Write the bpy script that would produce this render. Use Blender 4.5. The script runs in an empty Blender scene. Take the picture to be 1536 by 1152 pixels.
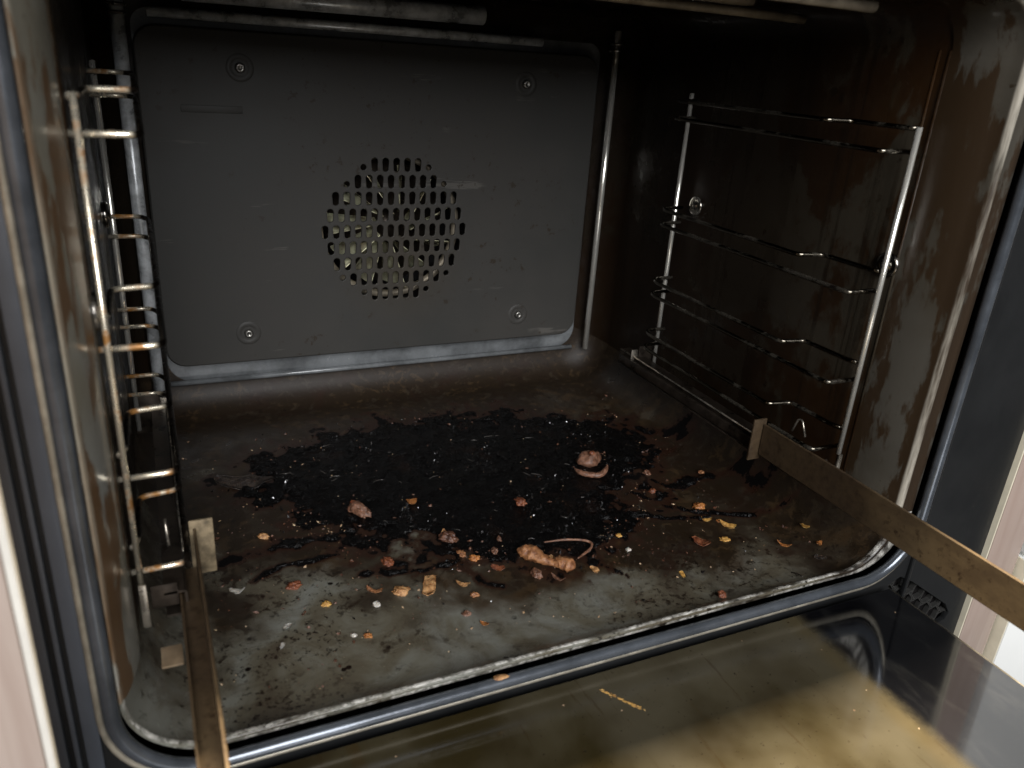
import bpy, bmesh, math, random
from mathutils import Vector, Matrix, noise, Euler
random.seed(7)
sc = bpy.context.scene
col = sc.collection

# ------------------------------------------------------------------ camera
cd = bpy.data.cameras.new('camera'); cam = bpy.data.objects.new('camera', cd); col.objects.link(cam)
cr = Vector((0.91001, -0.40956, 0.06435)); cu = Vector((0.10293, 0.37356, 0.92188)); cf = Vector((0.40161, 0.83229, -0.3821))
m = Matrix((cr, cu, -cf)).transposed().to_4x4(); m.translation = (-0.18669, -0.3206, 0.31634)
cam.matrix_world = m
cd.sensor_width = 36; cd.lens = 27.69; cd.clip_start = 0.005; cd.clip_end = 50
cd.dof.use_dof = True; cd.dof.focus_distance = 0.60; cd.dof.aperture_fstop = 12.0
sc.camera = cam
# ------------------------------------------------------------------ world + lamps (kitchen)
w = bpy.data.worlds.new('World'); sc.world = w; w.use_nodes = True
bg = w.node_tree.nodes['Background']; bg.inputs['Color'].default_value = (1.0, 0.98, 0.95, 1); bg.inputs['Strength'].default_value = 0.055
def area(name, loc, target, sx, sy, power, color):
    l = bpy.data.lights.new(name, 'AREA'); l.shape = 'RECTANGLE'; l.size = sx; l.size_y = sy; l.energy = power; l.color = color
    o = bpy.data.objects.new(name, l); col.objects.link(o); o.location = loc
    o.rotation_euler = (Vector(target) - Vector(loc)).to_track_quat('-Z', 'Y').to_euler()
    return o
area('window_light', (-0.35, -2.05, 1.24), (0.0, 0.05, 0.1), 1.3, 1.4, 90, (0.97, 0.98, 1.0))
cl0 = area('ceiling_light', (0.10, 0.15, 2.0), (0.10, 0.15, 0.0), 0.80, 0.12, 205, (1.0, 0.87, 0.68))
cl0.rotation_euler = (0, 0, 0)
vs = sc.view_settings; vs.view_transform = 'Standard'; vs.look = 'None'; vs.exposure = 0; vs.gamma = 1; vs.use_curve_mapping = False

# ------------------------------------------------------------------ node helpers
class NT:
    def __init__(s, name):
        s.m = bpy.data.materials.new(name); s.m.use_nodes = True; s.t = s.m.node_tree; s.n = s.t.nodes
        s.b = s.n['Principled BSDF']; s.tc = None
    def add(s, t, **k):
        n = s.n.new(t)
        for a, v in k.items(): setattr(n, a, v)
        return n
    def link(s, a, b): s.t.links.new(a, b)
    def put(s, sock, v):
        if hasattr(v, 'is_linked') or isinstance(v, bpy.types.NodeSocket): s.link(v, sock)
        else: sock.default_value = v
    def co(s, scale=(1, 1, 1), rot=(0, 0, 0)):
        if not s.tc: s.tc = s.add('ShaderNodeTexCoord')
        mp = s.add('ShaderNodeMapping'); mp.inputs['Scale'].default_value = scale; mp.inputs['Rotation'].default_value = rot
        s.link(s.tc.outputs['Object'], mp.inputs['Vector']); return mp.outputs[0]
    def noise(s, sc_, det=6, rough=.6, scale=(1, 1, 1), dist=0, rot=(0, 0, 0)):
        n = s.add('ShaderNodeTexNoise'); n.inputs['Scale'].default_value = sc_; n.inputs['Detail'].default_value = det
        n.inputs['Roughness'].default_value = rough; n.inputs['Distortion'].default_value = dist
        s.link(s.co(scale, rot), n.inputs['Vector']); return n.outputs['Fac']
    def vor(s, sc_, scale=(1, 1, 1), out='Distance', rnd=1):
        n = s.add('ShaderNodeTexVoronoi'); n.inputs['Scale'].default_value = sc_; n.inputs['Randomness'].default_value = rnd
        s.link(s.co(scale), n.inputs['Vector']); return n.outputs[out]
    def rng(s, v, a, b, c=0, d=1, smooth=True):
        n = s.add('ShaderNodeMapRange'); n.interpolation_type = 'SMOOTHSTEP' if smooth else 'LINEAR'
        s.put(n.inputs[0], v)
        for i, x in enumerate((a, b, c, d)): n.inputs[i+1].default_value = x
        return n.outputs[0]
    def math(s, op, a, b=0.0):
        n = s.add('ShaderNodeMath', operation=op); s.put(n.inputs[0], a); s.put(n.inputs[1], b); return n.outputs[0]
    def mix(s, f, a, b):
        n = s.add('ShaderNodeMix', data_type='RGBA'); s.put(n.inputs[0], f)
        for i, v in ((6, a), (7, b)):
            if isinstance(v, tuple): n.inputs[i].default_value = (*v, 1)
            else: s.link(v, n.inputs[i])
        return n.outputs[2]
    def mixf(s, f, a, b):
        n = s.add('ShaderNodeMix', data_type='FLOAT'); s.put(n.inputs[0], f); s.put(n.inputs[2], a); s.put(n.inputs[3], b); return n.outputs[0]
    def attr(s, name):
        n = s.add('ShaderNodeAttribute'); n.attribute_name = name; return n.outputs['Fac']
    def pos(s, ax):
        if not s.tc: s.tc = s.add('ShaderNodeTexCoord')
        n = s.add('ShaderNodeSeparateXYZ'); s.link(s.tc.outputs['Object'], n.inputs[0]); return n.outputs['XYZ'.index(ax)]
    def bump(s, h, strength=.3, dist=.001, prev=None):
        n = s.add('ShaderNodeBump'); n.inputs['Strength'].default_value = strength; n.inputs['Distance'].default_value = dist
        s.put(n.inputs['Height'], h)
        if prev: s.link(prev, n.inputs['Normal'])
        s.link(n.outputs[0], s.b.inputs['Normal']); return n.outputs[0]
    def set(s, **k):
        names = dict(color='Base Color', rough='Roughness', metal='Metallic', spec='Specular IOR Level', coat='Coat Weight', coatr='Coat Roughness', sss='Subsurface Weight', ior='IOR')
        for a, v in k.items():
            so = s.b.inputs[names[a]]
            if isinstance(v, tuple): so.default_value = (*v, 1)
            else: s.put(so, v)
        return s.m

def enamel(name, front_clean=True):
    t = NT(name)
    n1 = t.noise(11, 8, .64, (1, 1, .75), .3); n2 = t.noise(36, 7, .66, (1, 1.3, .6)); n3 = t.noise(160, 4, .6)
    brown = t.rng(n1, .455, .515)
    drip = t.rng(t.noise(60, 4, .6, (1, 1.6, .035), .25), .53, .60)
    c = t.mix(brown, (.050, .042, .030), (.030, .014, .005))
    c = t.mix(t.math('MULTIPLY', t.math('MULTIPLY', drip, .6), t.rng(n1, .30, .50)), c, (.010, .006, .003))
    vd = t.vor(55, (1, 1, .8)); c = t.mix(t.math('MULTIPLY', t.rng(t.math('ADD', vd, t.math('MULTIPLY', n3, .3)), .34, .26), t.rng(n2, .42, .56)), c, (.016, .009, .004))
    c = t.mix(t.rng(n2, .55, .72, 0, .6), c, (.05, .036, .02))
    depth = t.rng(t.math('ADD', t.pos('Y'), t.math('MULTIPLY', n1, .10)), .03, .17)   # darker and duller towards the rear
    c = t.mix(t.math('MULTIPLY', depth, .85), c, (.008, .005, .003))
    c = t.mix(t.rng(n3, .66, .74, 0, .8), c, (.015, .01, .006))
    t.set(color=c, rough=t.mixf(brown, t.rng(n2, .3, .7, .16, .30), t.rng(n3, .3, .7, .28, .46)), spec=t.mixf(depth, .42, .16))
    t.bump(t.math('ADD', n2, t.math('MULTIPLY', n3, .5)), .22, .0008)
    return t.m
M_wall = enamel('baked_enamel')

def floor_mat():
    t = NT('burnt_floor_enamel')
    char, brown = t.attr('char'), t.attr('brown')
    n2 = t.noise(60, 8, .68, (1, 1, 1), .4); n3 = t.noise(300, 6, .7); n4 = t.noise(19, 7, .62, (1, 1, 1), 1.2); n5 = t.noise(130, 6, .7, (1, 1, 1), .6)
    wipe = t.noise(40, 5, .6, (.35, 1.2, 1), 1.5, (0, 0, .5))
    c = t.mix(t.rng(n4, .35, .62), (.158, .158, .136), (.114, .102, .071))
    c = t.mix(t.rng(wipe, .46, .66, 0, .55), c, (.078, .066, .044))
    film = t.rng(t.math('ADD', t.math('MULTIPLY', brown, .85), t.math('MULTIPLY', n2, .55)), .38, .86)
    c = t.mix(film, c, t.mix(t.rng(n4, .4, .6), (.038, .023, .011), (.026, .021, .014)))
    vn = t.noise(24, 5, .65); clump = t.rng(vn, .40, .62)
    sp = t.math('MULTIPLY', t.rng(t.math('ADD', n5, t.math('MULTIPLY', brown, .21)), .60, .68), t.math('MAXIMUM', clump, t.rng(brown, .5, .9)))
    c = t.mix(t.math('MULTIPLY', sp, .9), c, (.014, .009, .005))
    sp = t.math('MULTIPLY', t.rng(t.math('ADD', n3, t.math('MULTIPLY', n4, .25)), .68, .76), t.rng(t.noise(15, 4, .6), .40, .60))
    c = t.mix(t.math('MULTIPLY', sp, .9), c, (.008, .006, .004))
    v = t.vor(85)
    spots = t.math('MULTIPLY', t.rng(t.math('ADD', v, t.math('MULTIPLY', n5, .25)), .30, .22), t.rng(vn, .46, .58))
    c = t.mix(spots, c, (.006, .004, .003))
    ch = t.rng(t.math('ADD', char, t.math('ADD', t.math('MULTIPLY', t.math('SUBTRACT', n2, .5), 1.1), t.math('MULTIPLY', t.math('SUBTRACT', n5, .5), .9))), .34, .48)
    c = t.mix(t.rng(t.math('ADD', char, t.math('MULTIPLY', t.math('SUBTRACT', n4, .5), .7)), -.06, .34, 0, .92), c, t.mix(n2, (.016, .007, .004), (.030, .012, .007)))
    c = t.mix(ch, c, (.0025, .002, .002))
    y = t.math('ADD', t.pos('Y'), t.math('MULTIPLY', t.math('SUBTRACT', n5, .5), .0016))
    crest_glint = t.math('MULTIPLY', t.math('MULTIPLY', t.rng(y, -.0362, -.0369), t.rng(y, -.0396, -.0389)), t.math('MULTIPLY', t.rng(n3, .62, .48), t.rng(n2, .62, .40)))  # bright specular line on the lip crest painted in, broken like chipped enamel
    c = t.mix(crest_glint, c, (.70, .68, .62))
    rear = t.rng(t.pos('Y'), .285, .305)
    r_ = t.mixf(ch, t.mixf(film, t.rng(n2, .3, .7, .16, .30), t.rng(n2, .3, .7, .26, .44)), .5)
    t.set(color=c, spec=t.mixf(rear, t.mixf(ch, .5, .2), .25), rough=t.mixf(rear, t.mixf(crest_glint, r_, .3), .5))
    t.bump(t.math('ADD', t.math('MULTIPLY', n2, .8), t.math('ADD', t.math('MULTIPLY', n3, .4), t.math('MULTIPLY', n5, .6))), .28, .0009)
    return t.m
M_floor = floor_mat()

def char_mat():
    t = NT('burnt_grease')
    n = t.noise(130, 7, .68); n2 = t.noise(560, 4, .65)
    c = t.mix(t.rng(t.noise(45, 5, .6), .55, .75), (.0022, .002, .002), (.007, .004, .003))
    t.set(color=c, rough=t.rng(n, .38, .62, .05, .32), spec=.28)
    t.bump(t.math('ADD', n, t.math('MULTIPLY', n2, .25)), 1.0, .0022)
    return t.m
M_char = char_mat()

def panel_mat():
    t = NT('catalytic_panel')
    n = t.noise(7, 5, .6); n2 = t.noise(900, 3, .6); sc1 = t.noise(60, 5, .7, (.10, 1, 1.6), .2)
    c = t.mix(t.rng(n, .3, .7), (.030, .0295, .027), (.037, .034, .030))
    scr = t.math('MULTIPLY', t.rng(sc1, .60, .63), t.rng(t.noise(16, 3), .52, .60))
    c = t.mix(t.math('MULTIPLY', scr, .32), c, (.14, .13, .115))
    fx = t.math('SUBTRACT', t.pos('X'), .01); fz = t.math('SUBTRACT', t.pos('Z'), .15); rr = t.math('SQRT', t.math('ADD', t.math('MULTIPLY', fx, fx), t.math('MULTIPLY', fz, fz)))
    c = t.mix(t.math('MULTIPLY', t.rng(t.math('ADD', rr, t.math('MULTIPLY', n, .03)), .085, .02), .45), c, (.038, .027, .014))
    c = t.mix(t.math('MULTIPLY', t.rng(t.noise(120, 5, .7), .60, .64), t.rng(t.noise(15, 3), .48, .58)), c, (.022, .016, .010))
    t.set(color=c, rough=t.rng(n, .3, .7, .46, .60), spec=.3)
    t.bump(n2, .12, .0004)
    return t.m
M_panel = panel_mat()

def wire_mat(name, grime=.5, base=(.72, .68, .60), stain=(.055, .026, .010), metal=1.0, soot=False):
    t = NT(name)
    n = t.noise(38 if not soot else 95, 5, .6, (1, .6, 1)); n3 = t.noise(420, 4, .6)
    g = t.rng(t.math('ADD', n, t.math('MULTIPLY', n3, .18)), .80 - .22*grime, .96 - .22*grime)
    c = t.mix(g, base, stain); met = metal
    if soot:
        yy = t.pos('Y'); so = t.math('MAXIMUM', t.math('MULTIPLY', t.rng(t.pos('X'), -.1885, -.1865), t.rng(yy, .207, .204)), t.math('MAXIMUM', t.math('MULTIPLY', t.rng(yy, .007, .010), t.rng(yy, .0445, .0425)), t.math('MULTIPLY', t.rng(yy, .053, .057), t.rng(yy, .2035, .2005))))
        c = t.mix(so, c, (.010, .007, .005))
    t.set(color=c, metal=t.mixf(g, metal, .3), rough=t.mixf(g, .16 if not soot else .27, .34))
    t.bump(n3, .08, .0003)
    return t.m
M_wire_r = wire_mat('soiled_chrome', .35, (.95, .92, .84), metal=.8)
M_wire_l = wire_mat('soiled_chrome_warm', 1.0, (.95, .86, .68), (.36, .17, .05), .85, True)
M_wire_b = wire_mat('sooty_chrome', .9, (.30, .28, .25), (.02, .012, .007))
M_rung = wire_mat('sooty_rung_wire', 1.0, (.14, .125, .10), (.006, .004, .003))

def rail_mat():
    t = NT('stained_zinc_steel')
    n = t.noise(45, 6, .65, (1, .5, 1)); n3 = t.noise(210, 5, .7); n4 = t.noise(14, 4, .6, (1, .6, 1))
    c = t.mix(t.rng(n, .35, .65), (.19, .132, .070), (.105, .070, .038))
    c = t.mix(t.rng(t.math('ADD', n3, t.math('MULTIPLY', n4, .35)), .70, .88), c, (.050, .029, .015))
    inside = t.rng(t.math('ADD', t.pos('Y'), t.math('MULTIPLY', n4, .05)), -.062, -.015)     # shade of the oven interior put into the rail colour as mottled brown
    c = t.mix(t.math('MULTIPLY', inside, .80), c, t.mix(t.rng(n3, .35, .7), (.055, .036, .021), (.026, .016, .009)))
    t.set(color=c, metal=.35, rough=t.rng(n, .3, .7, .32, .5))
    t.bump(n3, .25, .0005)
    return t.m
M_rail = rail_mat()
def simple(name, color, rough, spec=.5, metal=0, var=.25, scale=40, bump=.1, coat=0):
    t = NT(name); n = t.noise(scale, 6, .65); n2 = t.noise(scale*9, 3, .6)
    dk = tuple(x*(1-var) for x in color); lt = tuple(min(1, x*(1+var)) for x in color)
    t.set(color=t.mix(t.rng(n, .3, .7), dk, lt), rough=t.rng(n, .3, .7, rough*.8, rough*1.25), spec=spec, metal=metal, coat=coat)
    if bump: t.bump(t.math('ADD', n, t.math('MULTIPLY', n2, .4)), bump, .0006)
    return t.m
M_darkrail = simple('sooty_steel', (.045, .035, .027), .32, metal=.7, var=.5, scale=90)
M_bright = simple('worn_steel_edge', (.42, .38, .32), .28, metal=.9, var=.4, scale=120)
M_tan = simple('tan_steel_tab', (.20, .145, .09), .42, metal=.25, var=.3, scale=120)
M_tab = simple('mottled_tan_tab', (.20, .155, .095), .42, metal=.3, var=.55, scale=150)
M_gasket = simple('grey_door_seal', (.11, .122, .14), .22, .8, metal=.6, var=.3, scale=30, bump=.10)
M_trim = simple('seal_channel_steel', (.34, .31, .25), .38, metal=.5, var=.3, scale=60)
M_screw = simple('oven_screw', (.22, .21, .19), .34, metal=.9, var=.3, scale=400)
M_black = simple('black_void_enamel', (.006, .005, .005), .5, .3)
M_fan = simple('fan_steel', (.84, .68, .43), .2, metal=.45, var=.6, scale=70)
M_element = simple('heating_element', (.30, .255, .19), .42, metal=.35, var=.35, scale=60)
M_elplate = simple('grey_ceiling_plate', (.58, .60, .61), .30, metal=.3, var=.5, scale=55, bump=.3)
M_white = simple('white_laminate', (.80, .80, .77), .42, var=.02, scale=8, bump=.02)
M_edge = simple('pale_edge_band', (.66, .60, .46), .45, var=.06, scale=60, bump=.03)
M_edgew = simple('white_edge_band', (.60, .57, .51), .45, var=.06, scale=60, bump=.03)
M_knob = simple('brushed_knob', (.34, .29, .24), .4, metal=.6)
M_plastic = simple('black_vent_plastic', (.035, .034, .032), .22, .5, bump=.05)
def frame_mat():
    t = NT('graphite_oven_frame')
    n = t.noise(12, 6, .6); n3 = t.noise(120, 4, .6); sm = t.noise(26, 6, .7, (1, 1, .6), 1.2)
    c = t.mix(t.rng(n, .3, .7), (.010, .0105, .011), (.016, .0165, .017))
    smu = t.math('MULTIPLY', t.rng(sm, .62, .70), t.rng(t.pos('X'), .27, .31))
    c = t.mix(t.math('MULTIPLY', smu, .55), c, (.12, .11, .08))
    t.set(color=c, rough=t.rng(sm, .3, .7, .28, .45), spec=.3); t.bump(n3, .06, .0005)
    return t.m
M_frame = frame_mat()
def wood_mat():
    t = NT('pale_wood_laminate')
    g = t.noise(26, 7, .6, (4, 4, .35), .8); g2 = t.noise(5, 4, .5)
    c = t.mix(t.rng(g, .35, .68), (.38, .305, .26), (.325, .25, .21)); c = t.mix(t.rng(g2, .4, .7, 0, .4), c, (.35, .25, .205))
    t.set(color=c, rough=.5, spec=.35); t.bump(g, .08, .0004)
    return t.m
M_wood = wood_mat()
def glass_mat():
    t = NT('greasy_door_glass')
    x = t.pos('X'); n = t.noise(20, 5, .55, (1, .7, 1), .5); st = t.noise(60, 6, .65, (1.2, .10, 1), .5, (0, 0, .18)); sp = t.noise(420, 4, .7); bl = t.noise(26, 3, .5)
    c = t.mix(t.rng(n, .32, .66), (.032, .024, .009), (.056, .046, .025))
    c = t.mix(t.rng(bl, .42, .66, 0, .8), c, (.030, .022, .010))
    c = t.mix(t.rng(t.noise(9, 4, .55), .45, .65, 0, .7), c, (.088, .076, .050))
    c = t.mix(t.rng(st, .60, .70, 0, .7), c, (.050, .032, .012))
    c = t.mix(t.rng(sp, .64, .69, 0, .85), c, (.02, .014, .008))
    c = t.mix(t.rng(t.noise(150, 5, .7, (1.5, .12, 1), .4, (0, 0, .25)), .60, .66, 0, .5), c, (.035, .022, .009))
    edge = t.rng(t.math('ADD', x, t.math('MULTIPLY', t.math('SUBTRACT', t.noise(90, 5, .7), .5), .010)), .146, .158)
    c = t.mix(t.rng(t.math('ABSOLUTE', t.math('SUBTRACT', x, .146)), .012, .001, 0, .35), c, (.09, .065, .025))
    c = t.mix(edge, c, t.mix(t.rng(t.noise(40, 5, .7, (1, .3, 1)), .5, .75), (.005, .005, .006), (.022, .022, .021)))
    t.set(color=c, rough=t.mixf(edge, t.rng(n, .3, .7, .08, .18), t.rng(n, .3, .7, .05, .12)), ior=t.mixf(edge, 1.5, 2.1))
    t.bump(t.noise(9, 2), .03, .002)
    return t.m
M_glass = glass_mat()
def food(name, a, b, rough=.5, sss=.12, scale=260):
    t = NT(name); n = t.noise(scale, 6, .7); n2 = t.noise(scale*3, 4, .6)
    c = t.mix(t.rng(n, .36, .62), a, b); c = t.mix(t.rng(n2, .62, .72, 0, .7), c, tuple(x*.25 for x in a))
    t.set(color=c, rough=rough, sss=sss); t.b.inputs['Subsurface Radius'].default_value = (.002, .001, .0005)
    t.bump(t.math('ADD', n, t.math('MULTIPLY', n2, .5)), .7, .0012); return t.m
F = dict(
    brown=food('browned_crust', (.13, .048, .018), (.36, .165, .07), .40),
    red=food('reddish_crust', (.08, .022, .010), (.24, .080, .034), .4),
    tan=food('tan_crust', (.20, .085, .028), (.52, .29, .125), .45),
    yellow=food('yellow_flake', (.28, .13, .028), (.58, .34, .09), .42),
    orange=food('orange_flake', (.20, .066, .016), (.44, .18, .05), .4),
    pink=food('pinkish_skin', (.075, .034, .020), (.21, .105, .065), .30),
    white=food('pale_shard', (.28, .245, .20), (.60, .57, .52), .25),
    dark=food('charred_crust', (.010, .007, .006), (.045, .034, .027), .42),
    maroon=food('maroon_bit', (.04, .015, .009), (.13, .06, .035), .35))

# ------------------------------------------------------------------ object helpers
def mk(name, verts, faces, mat, smooth=True, parent=None):
    me = bpy.data.meshes.new(name); me.from_pydata([tuple(v) for v in verts], [], faces); me.update()
    if smooth: me.shade_smooth()
    me.materials.append(mat)
    o = bpy.data.objects.new(name, me); col.objects.link(o)
    if parent: adopt(o, parent)
    return o
def adopt(o, parent):
    o.parent = parent; o.matrix_parent_inverse = base_inv(parent)
def base_inv(p):
    mat = Matrix.Identity(4); q = p
    while q: mat = Matrix.Translation(q.location) @ mat; q = None   # parts sit at the world origin
    return mat.inverted()
def thing(name, label, cat, loc, group=None):
    o = bpy.data.objects.new(name, None); o.empty_display_size = .02; col.objects.link(o); o.location = loc
    return tag(o, label, cat, group)
def tag(o, label, cat, group=None, kind=None):
    o['label'] = label; o['category'] = cat
    if group: o['group'] = group
    if kind: o['kind'] = kind
    return o
def box(name, lo, hi, mat, parent=None, bev=.0006, seg=2):
    bm = bmesh.new(); bmesh.ops.create_cube(bm, size=1)
    lo, hi = Vector(lo), Vector(hi)
    for v in bm.verts: v.co = Vector([(lo[i]+hi[i])/2 + v.co[i]*(hi[i]-lo[i]) for i in range(3)])
    if bev: bmesh.ops.bevel(bm, geom=bm.edges[:], offset=bev, segments=seg, affect='EDGES', profile=.6)
    me = bpy.data.meshes.new(name); bm.to_mesh(me); bm.free(); me.shade_smooth(); me.set_sharp_from_angle(angle=math.radians(50)); me.materials.append(mat)
    o = bpy.data.objects.new(name, me); col.objects.link(o)
    if parent: adopt(o, parent)
    return o
def fillet(pts, r, n=5):
    pts = [Vector(p) for p in pts]; out = [pts[0]]
    for i in range(1, len(pts)-1):
        a, b, c = pts[i-1], pts[i], pts[i+1]
        d1 = min(r, (a-b).length*.45); d2 = min(r, (c-b).length*.45)
        p1 = b+(a-b).normalized()*d1; p2 = b+(c-b).normalized()*d2
        for k in range(n+1):
            t = k/n; out.append(p1*(1-t)**2 + b*2*t*(1-t) + p2*t*t)
    out.append(pts[-1]); return out
def sweep(path, radius, seg=10, flat=1.0, closed=False, radii=None, wob=0.0):
    path = [Vector(p) for p in path]; V = []; Fc = []; n = len(path); up = None
    for i, p in enumerate(path):
        t = (path[(i+1) % n]-path[i-1]) if closed else (path[min(i+1, n-1)]-path[max(i-1, 0)])
        t.normalize()
        if up is None: up = t.orthogonal().normalized() if abs(t.z) > .9 else (Vector((0, 0, 1))-t*t.z).normalized()
        else: up = (up - t*up.dot(t)).normalized()
        s = t.cross(up); r = radii[i] if radii else radius
        if wob: r *= 1+wob*noise.noise(p*300)
        for k in range(seg):
            a = 2*math.pi*k/seg; V.append(p + s*math.cos(a)*r + up*math.sin(a)*r*flat)
    for i in range(n if closed else n-1):
        for k in range(seg):
            a = i*seg+k; b = i*seg+(k+1) % seg; j = ((i+1) % n)*seg
            Fc.append((a, b, j+(k+1) % seg, j+k))
    if not closed: Fc.append(tuple(range(seg))[::-1]); Fc.append(tuple(range((n-1)*seg, n*seg)))
    return V, Fc
def tube(name, path, r, mat, parent=None, seg=10, fil=0, **k):
    if fil: path = fillet(path, fil)
    V, Fc = sweep(path, r, seg, **k); return mk(name, V, Fc, mat, True, parent)
def lathe(name, prof, mat, origin, axis, parent=None, seg=28):
    ax = Vector(axis).normalized(); u = ax.orthogonal().normalized(); v = ax.cross(u); V = []; Fc = []
    for (r, h) in prof:
        for k in range(seg):
            a = 2*math.pi*k/seg; V.append(Vector(origin)+ax*h+u*math.cos(a)*r+v*math.sin(a)*r)
    for i in range(len(prof)-1):
        for k in range(seg): Fc.append((i*seg+k, i*seg+(k+1) % seg, (i+1)*seg+(k+1) % seg, (i+1)*seg+k))
    return mk(name, V, Fc, mat, True, parent)

# ------------------------------------------------------------------ THE OVEN
oven = thing('built_in_oven', 'dirty dark enamel oven cavity with open front, fan panel at the back and grease-burnt floor', 'oven', (0, .1, -.08))
XL, XR, ZB, ZT, YB, RB = -.2088, .215, .028, .358, .327, .026
NB, NA, NS = 190, 14, 30
def ring(xl, xr, zb, zt, y, rb=.034, rt=.022):
    P = []
    for k in range(NB): P.append((xl+rb+(xr-xl-2*rb)*k/NB, y, zb))
    for k in range(NA): a = -math.pi/2+math.pi/2*k/NA; P.append((xr-rb+rb*math.cos(a), y, zb+rb+rb*math.sin(a)))
    for k in range(NS): P.append((xr, y, zb+rb+(zt-zb-rb-rt)*k/NS))
    for k in range(NA): a = math.pi/2*k/NA; P.append((xr-rt+rt*math.cos(a), y, zt-rt+rt*math.sin(a)))
    for k in range(NS): P.append((xr-rt-(xr-xl-2*rt)*k/NS, y, zt))
    for k in range(NA): a = math.pi/2+math.pi/2*k/NA; P.append((xl+rt+rt*math.cos(a), y, zt-rt+rt*math.sin(a)))
    for k in range(NS): P.append((xl, y, zt-rt-(zt-zb-rb-rt)*k/NS))
    for k in range(NA): a = math.pi+math.pi/2*k/NA; P.append((xl+rb+rb*math.cos(a), y, zb+rb+rb*math.sin(a)))
    return P
o1 = NB; o2 = o1+NA; o3 = o2+NS; o4 = o3+NA; o5 = o4+NS; o6 = o5+NA; o7 = o6+NS; NT_ = o7+NA
def loft(name, rings, idx, mat, parent, flip=False):
    V = []; Fc = []; L = len(idx)
    for r in rings: V += [r[i % NT_] for i in idx]
    for j in range(len(rings)-1):
        for k in range(L-1):
            q = (j*L+k, j*L+k+1, (j+1)*L+k+1, (j+1)*L+k); Fc.append(q[::-1] if flip else q)
    return mk(name, V, Fc, mat, True, parent)
ys = [0.0+(YB-RB)*k/130 for k in range(130)]
rings = [ring(XL, XR, ZB, ZT, y) for y in ys]
for k in range(11):
    a = math.pi/2*k/10; d = RB*(1-math.cos(a)); rings.append(ring(XL+d, XR-d, ZB+d, ZT-d, YB-RB+RB*math.sin(a), .034-d*.55, .022-d*.4))
I_floor = list(range(o7, NT_))+list(range(0, o2+1)); I_right = list(range(o2, o3+1)); I_top = list(range(o3, o6+1)); I_left = list(range(o6, o7+1))
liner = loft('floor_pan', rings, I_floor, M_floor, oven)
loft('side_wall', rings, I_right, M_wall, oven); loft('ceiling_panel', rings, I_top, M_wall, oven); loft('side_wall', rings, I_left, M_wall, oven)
# --- stain masks on the floor (their own shapes, in floor coordinates)
OUT = [(-.124, .216), (-.078, .249), (-.002, .247), (.079, .237), (.154, .210), (.168, .165), (.141, .122), (.095, .076), (.052, .044), (.010, .050), (-.042, .079), (-.081, .108), (-.115, .154), (-.132, .187)]
def inpoly(x, y):
    d = 9e9; ins = False; n = len(OUT)
    for i in range(n):
        x1, y1 = OUT[i]; x2, y2 = OUT[(i+1) % n]
        if (y1 > y) != (y2 > y) and x < (x2-x1)*(y-y1)/(y2-y1)+x1: ins = not ins
        ex, ey = x2-x1, y2-y1; t = max(0, min(1, ((x-x1)*ex+(y-y1)*ey)/(ex*ex+ey*ey)))
        d = min(d, math.hypot(x-x1-t*ex, y-y1-t*ey))
    return d if ins else -d
STREAK = [([(.105, .105), (.132, .066), (.159, .048), (.213, .030)], .005), ([(.135, .11), (.150, .098), (.184, .103), (.206, .080), (.215, .06)], .0075), ([(.09, .088), (.117, .052), (.144, .049)], .0045),
          ([(.03, .05), (.055, .02), (.062, .006)], .002), ([(-.045, .065), (-.030, .035), (-.018, .024)], .0045), ([(-.17, .10), (-.13, .115), (-.07, .09)], .007), ([(-.15, .075), (-.135, .09), (-.10, .085)], .005), ([(-.09, .06), (-.06, .055), (-.03, .05)], .004), ([(.155, .2), (.19, .17), (.205, .15)], .007)]
def segd(x, y, pts):
    d = 9
    for (x1, y1), (x2, y2) in zip(pts, pts[1:]):
        ex, ey = x2-x1, y2-y1; t = max(0, min(1, ((x-x1)*ex+(y-y1)*ey)/(ex*ex+ey*ey))); d = min(d, math.hypot(x-x1-t*ex, y-y1-t*ey))
    return d
def fbm(x, y, s, o=4): return noise.fractal(Vector((x*s, y*s, 3.7)), 1.0, 2.0, o, noise_basis='PERLIN_ORIGINAL')
def char_at(x, y):
    wx = x+.010*fbm(x, y, 22); wy = y+.010*fbm(x+5, y, 22)
    d = inpoly(wx, wy); c = .52+d/(.030 if d > 0 else .052)+.50*fbm(x, y, 42)+.42*fbm(x, y, 130, 5)
    for pts, wd in STREAK:
        s = segd(wx+.003*fbm(x, y, 90), wy, pts); c = max(c, .70-.75*(s/wd)**1.1+.45*fbm(x, y, 110, 5)+.25*fbm(x, y, 35))
    return max(0, min(1, c))
def brown_at(x, y):
    d = inpoly(x+.018*fbm(x, y, 14), y+.018*fbm(x-3, y, 14))
    b = 1.0+d/.13+.75*fbm(x, y, 16)
    b = max(b, min(1, max(0, (x-.05)/.06))*(.70+.8*fbm(x, y, 12)))                       # brown film down the right half
    if y > .22: b = max(b, .6+(y-.22)*5+.4*fbm(x, y, 25))
    f = min(1, max(0, (y+.015+.02*fbm(x, y, 30))/.04)); b *= .45+.55*f                           # wiped strip along the front
    b = max(b, min(1, max(0, (x-.135)/.05))*(.90+.5*fbm(x, y, 20)), min(1, max(0, (-.125-x)/.05))*(.42+.6*fbm(x, y, 22)))
    return max(0, min(1, b))
me = liner.data
for nm, fn in (('char', char_at), ('brown', brown_at)):
    at = me.attributes.new(nm, 'FLOAT', 'POINT')
    at.data.foreach_set('value', [fn(v.co.x, v.co.y) for v in me.vertices])
me.attributes.new('bare', 'FLOAT', 'POINT')
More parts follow.
